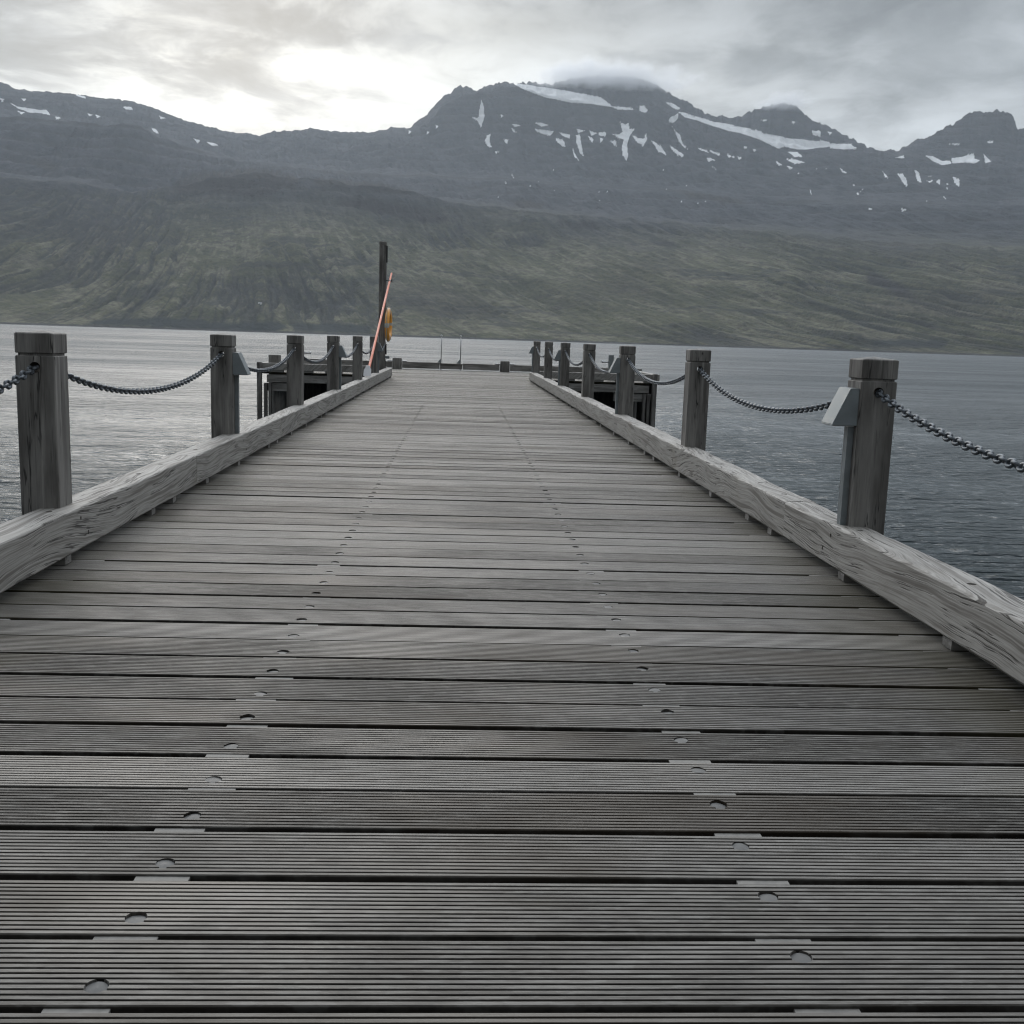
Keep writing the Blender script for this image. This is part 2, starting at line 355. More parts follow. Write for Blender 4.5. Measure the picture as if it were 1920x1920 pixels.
K7=[(-28.42,11.3),(-25.38,11.2),(-22.15,10.88),(-21.48,10.69),(-20.8,10.65),(-20.11,10.7),(-19.18,10.71),(-18.36,10.68),(-17.53,10.67),(-16.68,10.68),(-16.32,10.65),(-15.47,10.49),(-14.85,10.25),(-14.11,10.07),(-12.98,9.85),(-11.83,9.64),(-10.8,9.64),(-10.41,9.55),(-9.76,9.84),(-8.45,9.93),(-7.92,10.09),(-6.85,10.03),(-6.05,10.05),(-4.98,10.06),(-4.17,10.18),(-3.77,10.4),(-2.95,10.37),(-2.74,10.48),(-2.42,10.85),(-2.01,11.04),(-1.7,11.43),(-1.22,11.95),(-0.28,12.46),(0.27,12.36),(0.68,12.35),(1.08,12.54),(1.89,12.77),(2.3,12.7),(3.39,12.74),(4.35,12.69),(4.75,12.89),(6.1,13.09),(8.53,13.12),(9.63,12.76),(10.18,12.42),(11.28,11.93),(11.83,11.61),(12.78,11.29),(13.18,11.31),(13.71,11.21),(13.9,11.21),(14.35,11.52),(15.25,11.76),(16.02,11.87),(16.81,11.61),(17.09,11.32),(17.63,10.94),(18.15,10.76),(18.54,10.68),(19.21,10.23),(19.99,9.92),(20.51,9.64),(21.01,9.6),(21.62,9.59),(22.32,10.05),(22.91,10.2),(23.6,10.54),(24.05,10.76),(24.49,11.09),(25.41,11.21),(25.76,11.24),(26.34,11.12),(26.58,11.0),(26.82,10.41),(27.1,10.35),(28.88,10.42),(31.1,9.73),(34.17,9.77)]
SNOW=[[(2.37,12.68),(3.12,12.63),(4.08,12.51),(5.04,12.38),(6.0,12.27),(6.82,12.13),(7.24,11.89),(7.45,11.7),(6.84,11.76),(6.29,11.84),(5.47,11.86),(4.65,12.0),(4.1,12.07),(3.27,12.3),(2.72,12.5)],[(7.45,11.7),(7.79,11.71),(8.33,11.68),(8.61,11.57),(7.8,11.58)],[(8.85,11.75),(9.07,11.75),(9.25,11.58),(9.16,11.47),(8.88,11.53)],[(10.18,11.92),(10.48,11.89),(10.87,11.67),(10.76,11.61),(10.49,11.73)],[(10.45,11.23),(10.65,11.3),(10.8,11.39),(10.79,11.17),(10.6,11.01),(10.39,11.05)],[(10.84,11.48),(11.17,11.46),(11.59,11.3),(12.12,11.2),(12.67,11.01),(13.2,10.96),(13.87,10.8),(14.41,10.71),(14.81,10.61),(15.21,10.42),(15.87,10.35),(16.4,10.24),(17.05,10.19),(17.57,10.08),(17.95,10.14),(18.34,10.01),(18.98,9.87),(19.63,9.7),(19.0,9.69),(18.62,9.72),(18.23,9.82),(17.72,9.77),(17.21,9.71),(16.69,9.74),(16.16,9.87),(15.91,9.79),(15.57,9.92),(15.1,10.17),(14.56,10.33),(14.03,10.49),(13.49,10.58),(12.95,10.74),(12.28,10.93),(11.73,11.11),(11.19,11.24)],[(17.51,10.55),(17.85,10.54),(17.87,10.3),(17.54,10.39)],[(18.79,9.94),(19.29,9.93),(19.66,9.73),(18.99,9.79)],[(22.87,9.33),(23.24,9.26),(23.61,9.07),(23.97,9.07),(24.04,8.93),(23.63,8.9),(23.25,9.07)],[(24.08,9.17),(24.55,9.2),(24.99,9.36),(25.06,9.12),(25.3,9.05),(25.11,8.92),(24.69,8.99),(24.16,8.94)],[(21.53,9.27),(21.83,9.32),(21.9,9.22)],[(23.92,9.86),(24.38,9.82),(24.38,9.76),(23.93,9.79)],[(25.62,9.87),(25.78,9.87),(25.78,9.81),(25.63,9.81)],[(7.9,10.96),(8.17,10.84),(8.31,10.93),(8.39,10.65),(8.63,10.65),(8.4,10.33),(8.29,9.95),(8.38,9.44),(8.33,9.18),(8.11,9.37),(8.05,9.82),(8.14,10.2),(7.86,10.26),(7.51,10.42),(7.92,10.39),(8.05,10.52)],[(8.54,10.4),(8.88,10.24),(9.16,10.22),(9.21,10.53),(9.29,10.22),(9.13,9.87),(8.82,10.09)],[(9.5,10.16),(9.99,9.87),(10.32,9.47),(9.93,9.65)],[(10.46,9.89),(10.81,9.73),(11.16,9.51),(11.16,9.37),(10.82,9.53)],[(5.54,9.67),(5.86,9.1),(5.65,9.33)],[(5.68,10.29),(5.88,10.32),(5.97,9.78),(6.13,9.36),(5.91,9.53),(5.76,9.91)],[(3.54,10.58),(4.02,10.5),(4.5,10.49),(4.31,10.28),(4.03,10.37),(3.75,10.41)],[(3.53,10.87),(3.87,10.85),(4.22,10.76),(3.88,10.73)],[(4.59,10.13),(5.0,10.08),(5.15,9.76),(4.87,9.89)],[(7.44,10.07),(7.71,10.07),(7.79,9.82)],[(10.51,10.86),(10.76,10.55),(10.97,10.36),(11.12,10.04),(11.45,9.7),(11.2,9.85),(10.92,10.17),(10.72,10.55)],[(12.6,8.97),(13.11,8.65),(12.88,8.78)],[(18.91,8.86),(19.34,8.53),(19.08,8.67)],[(20.97,8.63),(21.27,8.32),(21.11,8.42)],[(21.67,8.5),(21.91,8.47),(22.09,8.22),(22.16,7.91),(21.93,8.16)],[(22.44,8.64),(22.64,8.52),(22.79,8.11),(22.6,8.21)],[(24.22,8.3),(24.47,8.17),(24.5,7.91),(24.34,8.02)],[(23.46,8.13),(23.63,8.19),(23.65,7.98)],[(23.06,8.14),(23.27,8.19),(23.22,8.11)],[(16.34,9.28),(16.73,9.24),(17.25,9.11),(16.74,9.06)],[(16.38,9.6),(16.83,9.57),(17.08,9.37),(16.72,9.41)],[(11.94,9.8),(12.35,9.67),(12.42,9.59),(12.02,9.71)],[(12.51,9.7),(13.03,9.52),(12.97,9.44),(12.56,9.61)],[(13.43,9.48),(13.81,9.36),(13.5,9.37)],[(16.36,8.97),(16.72,8.84),(16.5,8.83)],[(15.82,9.16),(16.1,9.01),(15.97,9.0)],[(6.29,10.3),(6.57,10.18),(6.51,10.01)],[(6.83,10.48),(7.17,10.48),(7.15,10.32),(6.9,10.34)],[(4.85,10.42),(5.33,10.34),(5.34,10.18),(4.99,10.3)],[(2.37,10.78),(2.85,10.71),(2.51,10.66)],[(2.37,10.58),(2.65,10.37),(2.45,10.43)],[(6.35,10.55),(6.74,10.44),(6.49,10.35)],[(5.73,10.61),(6.07,10.55),(5.81,10.44)],[(21.98,6.89),(22.21,6.82),(22.05,6.78)],[(20.46,6.94),(20.64,6.89),(20.51,6.85)],[(25.48,9.29),(25.8,8.98),(25.58,8.93)],[(12.35,9.35),(12.81,9.23),(12.52,9.19)],[(2.69,7.12),(2.91,6.97),(3.01,6.64),(3.16,6.42),(3.04,6.42),(2.81,6.83)],[(18.24,10.51),(18.43,10.48),(18.33,10.39)],[(16.47,11.01),(16.6,10.98),(16.54,10.92)],[(14.97,11.12),(15.23,11.1),(15.1,11.04)],[(6.91,10.21),(7.05,10.16),(6.96,10.01)],[(13.94,9.38),(14.13,9.33),(13.98,9.25)],[(14.67,9.73),(14.8,9.71),(14.72,9.64)],[(14.2,9.86),(14.33,9.83),(14.23,9.77)],[(0.76,11.81),(0.87,11.54),(0.92,11.1),(0.77,10.55),(0.65,10.84),(0.37,11.02),(0.65,11.05),(0.68,11.4)],[(1.02,9.9),(1.12,10.16),(1.29,10.23),(1.22,10.03),(1.27,9.78),(1.37,9.65),(1.17,9.67)],[(1.98,10.03),(2.19,10.0),(2.12,9.78)],[(1.52,9.44),(1.72,9.41),(1.59,9.34)],[(-21.79,10.04),(-21.4,9.89),(-20.95,9.86),(-20.49,9.84),(-20.26,9.9),(-20.07,9.68),(-20.49,9.72),(-20.95,9.71),(-21.4,9.81)],[(-19.86,9.62),(-19.57,9.6),(-19.75,9.53)],[(-22.18,10.18),(-22.02,10.14),(-22.09,10.03)],[(-16.79,10.36),(-16.45,10.37),(-16.39,10.28),(-16.63,10.26)],[(-15.49,9.5),(-15.33,9.47),(-15.18,9.28),(-15.37,9.37)],[(-13.52,9.19),(-13.27,9.13),(-13.37,9.03)],[(-12.93,9.08),(-12.61,9.04),(-12.35,8.95),(-12.67,8.97)],[(-18.38,9.9),(-18.21,9.87),(-18.33,9.81)],[(-18.03,9.88),(-17.86,9.83),(-17.97,9.77)],[(-18.86,10.7),(-18.48,10.64),(-18.51,10.57),(-18.83,10.63)],[(-15.11,10.09),(-14.88,10.03),(-15.05,9.98)],[(-21.25,10.25),(-21.1,10.25),(-21.16,10.17)],[(-21.43,9.69),(-21.18,9.66),(-21.3,9.61)],[(1.78,11.19),(1.89,11.15),(1.81,11.09)],[(-2.0,10.25),(-1.86,10.21),(-1.97,10.16)],[(-1.53,10.56),(-1.42,10.53),(-1.5,10.46)],[(-2.92,10.24),(-2.81,10.2),(-2.89,10.13)]]
ROCK=[[(-14.67,6.87),(-13.9,7.36),(-13.14,7.58),(-10.68,7.92),(-9.24,7.86),(-8.31,7.59),(-8.98,7.23),(-10.3,6.77),(-11.86,6.8),(-13.41,6.64),(-14.3,6.64)],[(-6.84,6.83),(-4.67,6.81),(-3.3,6.54),(-0.68,6.16),(-1.36,5.82),(-3.29,6.08),(-4.67,6.25),(-6.57,6.52)],[(-8.05,7.67),(-4.68,7.59),(-2.63,7.32),(-2.76,7.18),(-4.95,7.38),(-7.38,7.45)],[(0.85,6.0),(1.69,6.0),(1.55,5.83),(1.0,5.84)],[(-17.62,7.2),(-16.16,7.13),(-15.67,6.92),(-17.27,6.99)],[(-22.28,7.76),(-20.92,7.65),(-19.53,7.35),(-20.0,7.19),(-21.15,7.45),(-22.29,7.52)],[(20.54,3.92),(21.52,3.48),(22.57,2.98),(23.48,2.41),(22.86,2.47),(21.82,2.97),(20.78,3.34)],[(4.74,6.23),(7.1,6.02),(6.98,5.68),(5.03,5.97)],[(2.63,7.09),(4.16,6.94),(4.02,6.74),(2.64,6.76)],[(9.48,5.27),(11.13,5.14),(11.01,4.97),(9.77,5.12)],[(12.82,6.39),(14.31,6.21),(14.19,6.07),(12.97,6.19)],[(10.71,7.8),(13.43,7.43),(14.78,7.18),(14.25,7.08),(12.09,7.36)]]
WOOD=[[(-18.8,0.15),(-17.44,0.36),(-15.3,0.49),(-13.24,0.45),(-12.72,0.31),(-11.67,0.35),(-9.53,0.53),(-8.99,0.27),(-9.53,-0.02),(-11.93,0.01),(-15.31,0.04),(-18.31,0.04)],[(-8.99,0.41),(-6.26,0.53),(-4.6,0.42),(-4.88,0.02),(-8.45,0.07)],[(20.76,0.45),(22.77,0.61),(24.75,0.57),(24.53,0.25),(21.29,0.2)]]

# ---------------------------------------------------------------- far shore and mountains (surveyed as azimuth, elevation in degrees)
def terrain():
    NA, = (1500,)
    az = np.linspace(-29.5, 33.5, NA)
    def cur(K):
        k = np.array(K); return np.interp(az, k[:, 0], k[:, 1])
    jag = (fbm(az*6, az*0, 5, .6, 3)-.5)
    k7 = cur(K7) + jag*.30*np.where(az > -1, 1, .5)
    k6 = np.minimum(cur(K6) + (fbm(az*3, az*0+3, 4, .55, 9)-.5)*.22, k7-.03)
    k5 = np.minimum(cur(K5) + (fbm(az*2, az*0+7, 4, .55, 5)-.5)*.25, k6-.1)
    E = [az*0-.074, az*0-.055, cur(K1), cur(K2), cur(K3)+(fbm(az*1.5, az*0+2, 5, .5, 8)-.5)*.30, cur(K3b), cur(K4)+(fbm(az*1.5, az*0+4, 4, .5, 12)-.5)*.2, cur(K4b), k5, k6, k7, k7-.4, k7-2.2]
    D = [2700, 2712, 2860, 3400, 3850, 4200, 4850, 5250, 5850, 6150, 6500, 6900, 8200]
    NR = [1, 2, 34, 90, 100, 12, 90, 20, 80, 90, 80, 8, 8]
    # the steps of the ranges wander in distance
    Dw = []
    for i, d in enumerate(D):
        amp = 0 if i < 1 else (15 if i < 2 else 120)
        Dw.append(d + amp*(fbm(az*.25, az*0+i*3.3, 3, .5, 40)-.5)*2*(0 if i == 0 else 1))
    rows_e = [E[0]]; rows_d = [Dw[0]]
    for i in range(1, len(E)):
        for j in range(1, NR[i]+1):
            t = j/NR[i]
            e0, e1 = np.tan(np.radians(E[i-1])), np.tan(np.radians(E[i]))
            # concave slopes: hollow at the foot, steep at the head, as talus lies
            h0, h1 = Dw[i-1]*e0, Dw[i]*e1
            steep = i in (3, 4, 6, 8, 9, 10)
            tt = t**1.25 if steep else t
            d = Dw[i-1]*(1-t)+Dw[i]*t; h = h0*(1-tt)+h1*tt
            rows_e.append(h/d); rows_d.append(d)
    T = np.array(rows_e); Dm = np.array(rows_d)
    n = T.shape[0]
    A = np.radians(np.broadcast_to(az, T.shape)); AZ = np.broadcast_to(az, T.shape)
    H = T*Dm
    x = Dm*np.sin(A); y = Dm*np.cos(A)
    # gullies: sheared with height so that they slant down to the right on the right-hand flank
    shear = np.interp(AZ, [-20, -8, 14], [-.35, .35, 1.2])
    gx = x/1000.; gh = H/1000.
    gu = gx + gh*shear*2.4
    gul = fbm(gu*12+1.3*fbm(gx*3, gh*7, 4, .55, 77), gh*5+4, 6, .58, 21)
    gul = 1-np.abs(gul*2-1)
    bul = fbm(gu*3, gh*3, 4, .5, 31)-.5
    fine = fbm(gu*40, gh*40, 4, .55, 51)-.5
    wgt = np.clip(H/60., 0, 1)
    msk = np.clip((fbm(gx*1.6+3, gh*5, 4, .55, 101)-.36)*5, .12, 1)
    upp = np.clip((H-330)/150., 0, 1)
    H2 = H + wgt*(-(gul**3)*26*msk*(1-.3*upp) + bul*38 + fine*(10+9*upp))
    strat = np.sin(2*np.pi*(H/52.+1.2*fbm(gx*.8, gh*2, 3, .5, 61)))
    H2 = H2 + upp*strat*8
    # keep the silhouettes where they were surveyed
    top = np.zeros(n); acc = 0
    lock = np.zeros(n); idx = 0
    edges = []
    for i in range(1, len(E)): idx += NR[i]; edges.append(idx)
    for e_i, wdt in ((edges[3], 16), (edges[5], 14), (edges[9], 26), (edges[8], 8)):
        lock = np.maximum(lock, np.clip(1-np.abs(np.arange(n)-e_i)/wdt, 0, 1))
    lock[edges[9]:] = 1
    H2 = H2*(1-lock[:, None]*.88)+H*lock[:, None]*.88
    z = H2; z[0] = -4.3*np.ones(NA)*1.0
    EL = np.degrees(np.arctan2(z, Dm))
    P = np.stack([x, y, z+1.3], -1).reshape(-1, 3)
    # masks: snow, bare rock, scrub
    jx = (fbm(AZ*9, EL*14, 4, .6, 71)-.5)*.12; jy = (fbm(AZ*9+40, EL*14, 4, .6, 72)-.5)*.10
    def mask(polys, jit=1., soft=0):
        M = np.zeros(T.shape); ax = AZ+jx*jit; ay = EL+jy*jit
        for pl in polys:
            pl = np.array(pl); x0, y0 = pl.min(0)-.1-.2*jit; x1, y1 = pl.max(0)+.1+.2*jit
            ci = np.where((az > x0-.2) & (az < x1+.2))[0]
            if not len(ci): continue
            c0, c1 = ci[0], ci[-1]+1
            sx = ax[:, c0:c1]; sy = ay[:, c0:c1]; ins = np.zeros(sx.shape, bool)
            for k in range(len(pl)):
                xa, ya = pl[k]; xb, yb = pl[k-1]
                cnd = ((ya > sy) != (yb > sy)) & (sx < (xb-xa)*(sy-ya)/((yb-ya) or 1e-9)+xa); ins ^= cnd
            M[:, c0:c1] = np.maximum(M[:, c0:c1], ins)
        return M
    def blur(M, r, q):
        k = np.ones(2*r+1)/(2*r+1)
        for _ in range(q):
            M = np.apply_along_axis(lambda v: np.convolve(v, k, 'same'), 0, M)
            M = np.apply_along_axis(lambda v: np.convolve(v, k, 'same'), 1, M)
        return M
    def grow(p_):
        a_ = np.array(p_); c_ = a_.mean(0); ext = a_.max(0)-a_.min(0); d_ = a_-c_; L_ = np.linalg.norm(d_, axis=1, keepdims=True)+1e-6
        return (a_+d_/L_*.035).tolist()
    snow = mask([grow(p_) for p_ in SNOW if not (1.5 < p_[0][0] < 3.5 and p_[0][1] < 7.5)], .25)
    # small scattered drifts below the cliffs
    dots = (fbm((AZ+EL*.6)*9, EL*5, 2, .5, 91) > .89) & (AZ > 1) & (AZ < 25) & (EL > 7.1) & (EL < 8.9) & (fbm(AZ*.8, EL*1.5, 2, .5, 92) > .5)
    snow = np.maximum(snow, dots)
    rock = blur(mask(ROCK, 2.2), 5, 2)
    wood = blur(mask(WOOD, 1.5), 2, 1)
    me = bpy.data.meshes.new('mountains')
    idg = np.arange(n*NA).reshape(n, NA)
    F = np.stack([idg[:-1, :-1], idg[:-1, 1:], idg[1:, 1:], idg[1:, :-1]], -1).reshape(-1, 4)
    me.vertices.add(n*NA); me.vertices.foreach_set('co', P.astype(np.float32).ravel())
    me.loops.add(F.size); me.loops.foreach_set('vertex_index', F.astype(np.int32).ravel())
    me.polygons.add(len(F)); me.polygons.foreach_set('loop_start', np.arange(0, F.size, 4, dtype=np.int32))
    me.update(calc_edges=True)
    me.polygons.foreach_set('use_smooth', np.ones(len(F), bool))
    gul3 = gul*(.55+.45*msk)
    bench = 1-np.abs(fbm(gx*1.6+.5*fbm(gx*5, gh*5, 3, .5, 102), gh*24, 5, .55, 103)*2-1)
    patch = .40*fbm(gu*6, gh*26, 5, .6, 33)+.35*fbm(gu*22, gh*60, 4, .6, 34)+.25*fbm(gu*80, gh*22, 4, .6, 35)
    thin = 1-np.abs(fbm(gu*26+.8*fbm(gx*6, gh*9, 3, .5, 88), gh*5, 4, .55, 87)*2-1)
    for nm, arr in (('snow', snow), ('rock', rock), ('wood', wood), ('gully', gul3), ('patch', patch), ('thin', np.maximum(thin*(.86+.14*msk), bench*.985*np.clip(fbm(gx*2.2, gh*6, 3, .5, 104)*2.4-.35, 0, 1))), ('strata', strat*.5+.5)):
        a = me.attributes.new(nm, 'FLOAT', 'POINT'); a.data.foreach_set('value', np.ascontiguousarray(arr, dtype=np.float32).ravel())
    m, g, b = mat('icelandic_mountainside')
    pos = g.n('ShaderNodeNewGeometry').outputs['Position']; X, Y, Z = g.xyz(pos)
    A_ = {k: attr(g, k).outputs['Fac'] for k in ('snow', 'rock', 'wood', 'gully', 'patch', 'strata', 'thin')}
    n1 = g.noise(g.scale(pos, (.006, .006, .02)), 1, 5, .6); n2 = g.noise(g.scale(pos, (.03, .03, .06)), 1, 4, .6)
    n3 = g.noise(g.scale(pos, (.0016, .0016, .004)), 1, 4, .6)
    c = g.mix(g.ramp(n1, .35, .65), (.044, .046, .020), (.080, .080, .040))
    c = g.mix(g.math('MULTIPLY', g.ramp(A_['patch'], .48, .60), .8), c, (.145, .138, .092))
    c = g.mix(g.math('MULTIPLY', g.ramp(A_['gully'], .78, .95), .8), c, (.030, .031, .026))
    c = g.mix(g.math('MULTIPLY', g.ramp(n2, .52, .66), .6), c, (.048, .040, .031))
    c = g.mix(g.math('MULTIPLY', g.ramp(n3, .5, .68), .5), c, (.050, .042, .033))
    n6 = g.noise(g.scale(pos, (.05, .05, .09), (9, 1, 4)), 1, 5, .7)
    c = g.mix(.5, c, g.vmath('MULTIPLY', c, g.comb(*[g.ramp(n6, .33, .67, .35, 1.75)]*3)))
    c = g.mix(g.math('MULTIPLY', g.ramp(A_['thin'], .86, .97), .7), c, (.022, .022, .020))
    hi = g.ramp(g.math('ADD', Z, g.math('MULTIPLY', g.math('SUBTRACT', n3, .5), 260)), 230, 520)
    scree = g.mix(g.ramp(g.noise(g.scale(pos, (.011, .011, .004)), 1, 5, .65), .36, .64), (.022, .026, .034), (.055, .057, .066))
    scree = g.mix(g.math('MULTIPLY', g.ramp(A_['strata'], .45, .0), .7), scree, (.026, .026, .028))
    c = g.mix(hi, c, scree)
    c = g.mix(g.math('MULTIPLY', g.ramp(A_['rock'], .08, .6), g.ramp(n2, .25, .6, .75, 1.0)), c, (.020, .016, .015))
    c = g.mix(g.math('MULTIPLY', A_['wood'], .9), c, (.014, .019, .020))
    shore = g.ramp(Z, 3.5, 1.0)
    c = g.mix(g.math('MULTIPLY', shore, .9), c, (.045, .044, .044))
    c = g.mix(g.ramp(A_['snow'], .35, .65), c, (.92, .93, .94))
    g.put(b.inputs['Base Color'], c); b.inputs['Roughness'].default_value = .95; b.inputs['Specular IOR Level'].default_value = .1
    n5 = g.noise(g.scale(pos, (.07, .07, .03)), 1, 4, .65)
    bump(g, b, g.math('ADD', g.math('ADD', n2, n1), g.math('MULTIPLY', n5, .7)), .9, 9.0)
    me.materials.append(m)
    link(bpy.data.objects.new('mountains', me), kind='structure')
    return P
TP = terrain()
# a white farm building on the far slope
q_ = TP[np.argmin((np.degrees(np.arctan2(TP[:, 0], TP[:, 1]))+10.39)**2+(np.degrees(np.arctan2(TP[:, 2]-1.3, np.hypot(TP[:, 0], TP[:, 1])))-1.38)**2)]
fb = empty('farm_building', (float(q_[0]), float(q_[1])-3, float(q_[2])-1.0), label='tiny white farm building alone low on the far green slope', cat='building')
s = MB(); s.box(-4.8, 4.8, -2.8, 2.8, -1.5, 2.9, .02); FARM_WALL = s
s = MB(); s.add([(-5.1, -3.1, 2.9), (5.1, -3.1, 2.9), (5.1, 3.1, 2.9), (-5.1, 3.1, 2.9), (-5.1, 0, 4.8), (5.1, 0, 4.8)], [(0, 1, 5, 4), (2, 3, 4, 5), (0, 4, 3), (1, 2, 5), (3, 2, 1, 0)]); FARM_ROOF = s
FARM_WALL.build('wall', plain('white_render', (.72, .72, .70), .7), fb)
FARM_ROOF.build('roof', plain('pale_metal_roof', (.55, .56, .58), .5), fb)

# haze over the whole fjord
hb = MB(); hb.add([(x, y, z) for z in (-3.6, 1700) for y in (-300, 8600) for x in (-6500, 6500)], [(0, 2, 3, 1), (4, 5, 7, 6), (0, 1, 5, 4), (2, 6, 7, 3), (0, 4, 6, 2), (1, 3, 7, 5)])
hm = bpy.data.materials.new('haze_air'); hm.use_nodes = True; hm.node_tree.nodes.clear(); gh_ = G(hm.node_tree)
ho = gh_.n('ShaderNodeOutputMaterial'); pv = gh_.n('ShaderNodeVolumePrincipled')
pv.inputs['Color'].default_value = (.72, .80, .88, 1); pv.inputs['Density'].default_value = HAZE
pv.inputs['Anisotropy'].default_value = 0.40
hm.node_tree.links.new(pv.outputs[0], ho.inputs['Volume'])
hb.build('haze', hm, kind='stuff')

# cloud caps resting on two of the summits
def cloud_cap(az, el, d, sx, sy, sz, dens, seed):
    c = (d*math.sin(R(az)), d*math.cos(R(az)), d*math.tan(R(el)))
    s = MB(); s.sphere((0, 0, 0), 1, 12)
    m = bpy.data.materials.new('cloud_vapour'); m.use_nodes = True; m.node_tree.nodes.clear(); g = G(m.node_tree)
    o_ = g.n('ShaderNodeOutputMaterial'); v = g.n('ShaderNodeVolumePrincipled')
    oc = g.n('ShaderNodeTexCoord').outputs['Object']
    r = g.vmath('LENGTH', oc); ns = g.noise(g.scale(oc, (2.2*sx/sz*.35, 1.5, 1.6), (seed, 0, 0)), 1, 4, .6)
    f = g.ramp(g.math('ADD', r, g.math('MULTIPLY', g.math('SUBTRACT', ns, .5), 1.3)), .92, .35)
    g.put(v.inputs['Density'], g.math('MULTIPLY', f, dens)); v.inputs['Color'].default_value = (.86, .88, .91, 1); v.inputs['Anisotropy'].default_value = .45
    m.node_tree.links.new(v.outputs[0], o_.inputs['Volume'])
    o = s.build('cloud', m, loc=c, kind='stuff'); o.scale = (sx, sy, sz); return o
cloud_cap(7.3, 12.95, 6400, 600, 420, 95, .008, 1.0)
cloud_cap(16.0, 11.85, 6450, 200, 300, 55, .007, 5.0)

# ---------------------------------------------------------------- the pier
KL0, KL1 = -2.32, -2.115     # left kerb timber, outer and inner faces
KR0, KR1 = 2.185, 2.39       # right kerb timber
KB, KT = .045, .29
POST_Y = [5.98+4.585*k for k in range(-1, 7)]
BOARD_P, BOARD_W, BOARD_T = .2545, .2295, .062

def timber(name, axis, a0, a1, u0, u1, z0, z1, material, parent, seed, amp=.004, ch=.012, seg=.12, tone=None, sag=True, holes=None):
    """a sawn baulk with worn arrises and slightly wavy faces, lying along X or Y"""
    n = max(2, int((a1-a0)/seg))
    prof = []
    def side(p, q, k):
        for i in range(k): prof.append((p[0]+(q[0]-p[0])*i/k, p[1]+(q[1]-p[1])*i/k))
    side((u0+ch, z0), (u1-ch, z0), 2); side((u1-ch, z0), (u1, z0+ch), 1); side((u1, z0+ch), (u1, z1-ch), 3)
    side((u1, z1-ch), (u1-ch*.3, z1-ch*.3), 1); side((u1-ch*.3, z1-ch*.3), (u1-ch, z1), 1); side((u1-ch, z1), (u0+ch, z1), 3)
    side((u0+ch, z1), (u0+ch*.3, z1-ch*.3), 1); side((u0+ch*.3, z1-ch*.3), (u0, z1-ch), 1); side((u0, z1-ch), (u0, z0+ch), 3); side((u0, z0+ch), (u0+ch, z0), 1)
    P = np.array(prof); m_ = len(P); t = np.linspace(a0, a1, n+1); cx, cz = (u0+u1)/2, (z0+z1)/2
    V = []
    for i, s in enumerate(t):
        k = np.arange(m_)
        d = (fbm(np.full(m_, s*1.9+seed*3.1), k*.35, 3, .5, seed)-.5)*2*amp
        top = P[:, 1] > z1-ch*1.5
        du = np.sign(P[:, 0]-cx)*np.clip(np.abs(P[:, 0]-cx)/(u1-u0)*2, 0, 1)*d
        dz = np.where(top, 1, 0)*((fbm(np.full(m_, s*1.1+seed*5.7), k*.2+9, 3, .5, seed+5)-.5)*2*amp*1.2)
        # worn edge nicks
        nick = (P[:, 1] > z1-ch*.9) & (np.abs(P[:, 0]-cx) > (u1-u0)/2-ch*1.2)
        dz = dz-np.where(nick, np.clip(vnoise(np.full(m_, s*7.), k*1., seed+9)-.72, 0, 1)*amp*7, 0)
        for j in range(m_):
            u, z = P[j, 0]+du[j], P[j, 1]+dz[j]
            V.append((s, u, z) if axis == 'X' else (u, s, z))
    F = [(i*m_+j, i*m_+(j+1) % m_, (i+1)*m_+(j+1) % m_, (i+1)*m_+j) for i in range(n) for j in range(m_)]
    F += [tuple(range(m_-1, -1, -1)), tuple(range(n*m_, n*m_+m_))]
    if axis == 'X': F = [f[::-1] for f in F]
    tv = tone if tone is not None else (seed*.377) % 1
    o = mesh_obj(name, V, F, material, parent, attrs={'tone': [tv]*len(V)})
    # outward normals
    bm = bmesh.new(); bm.from_mesh(o.data); bmesh.ops.recalc_face_normals(bm, faces=bm.faces); bm.to_mesh(o.data); bm.free()
    if holes:
        c = MB()
        for h in holes:
            c.cyl(h[0], h[1], h[2], n=18, smooth=False)
        cut(o, c)
    return o

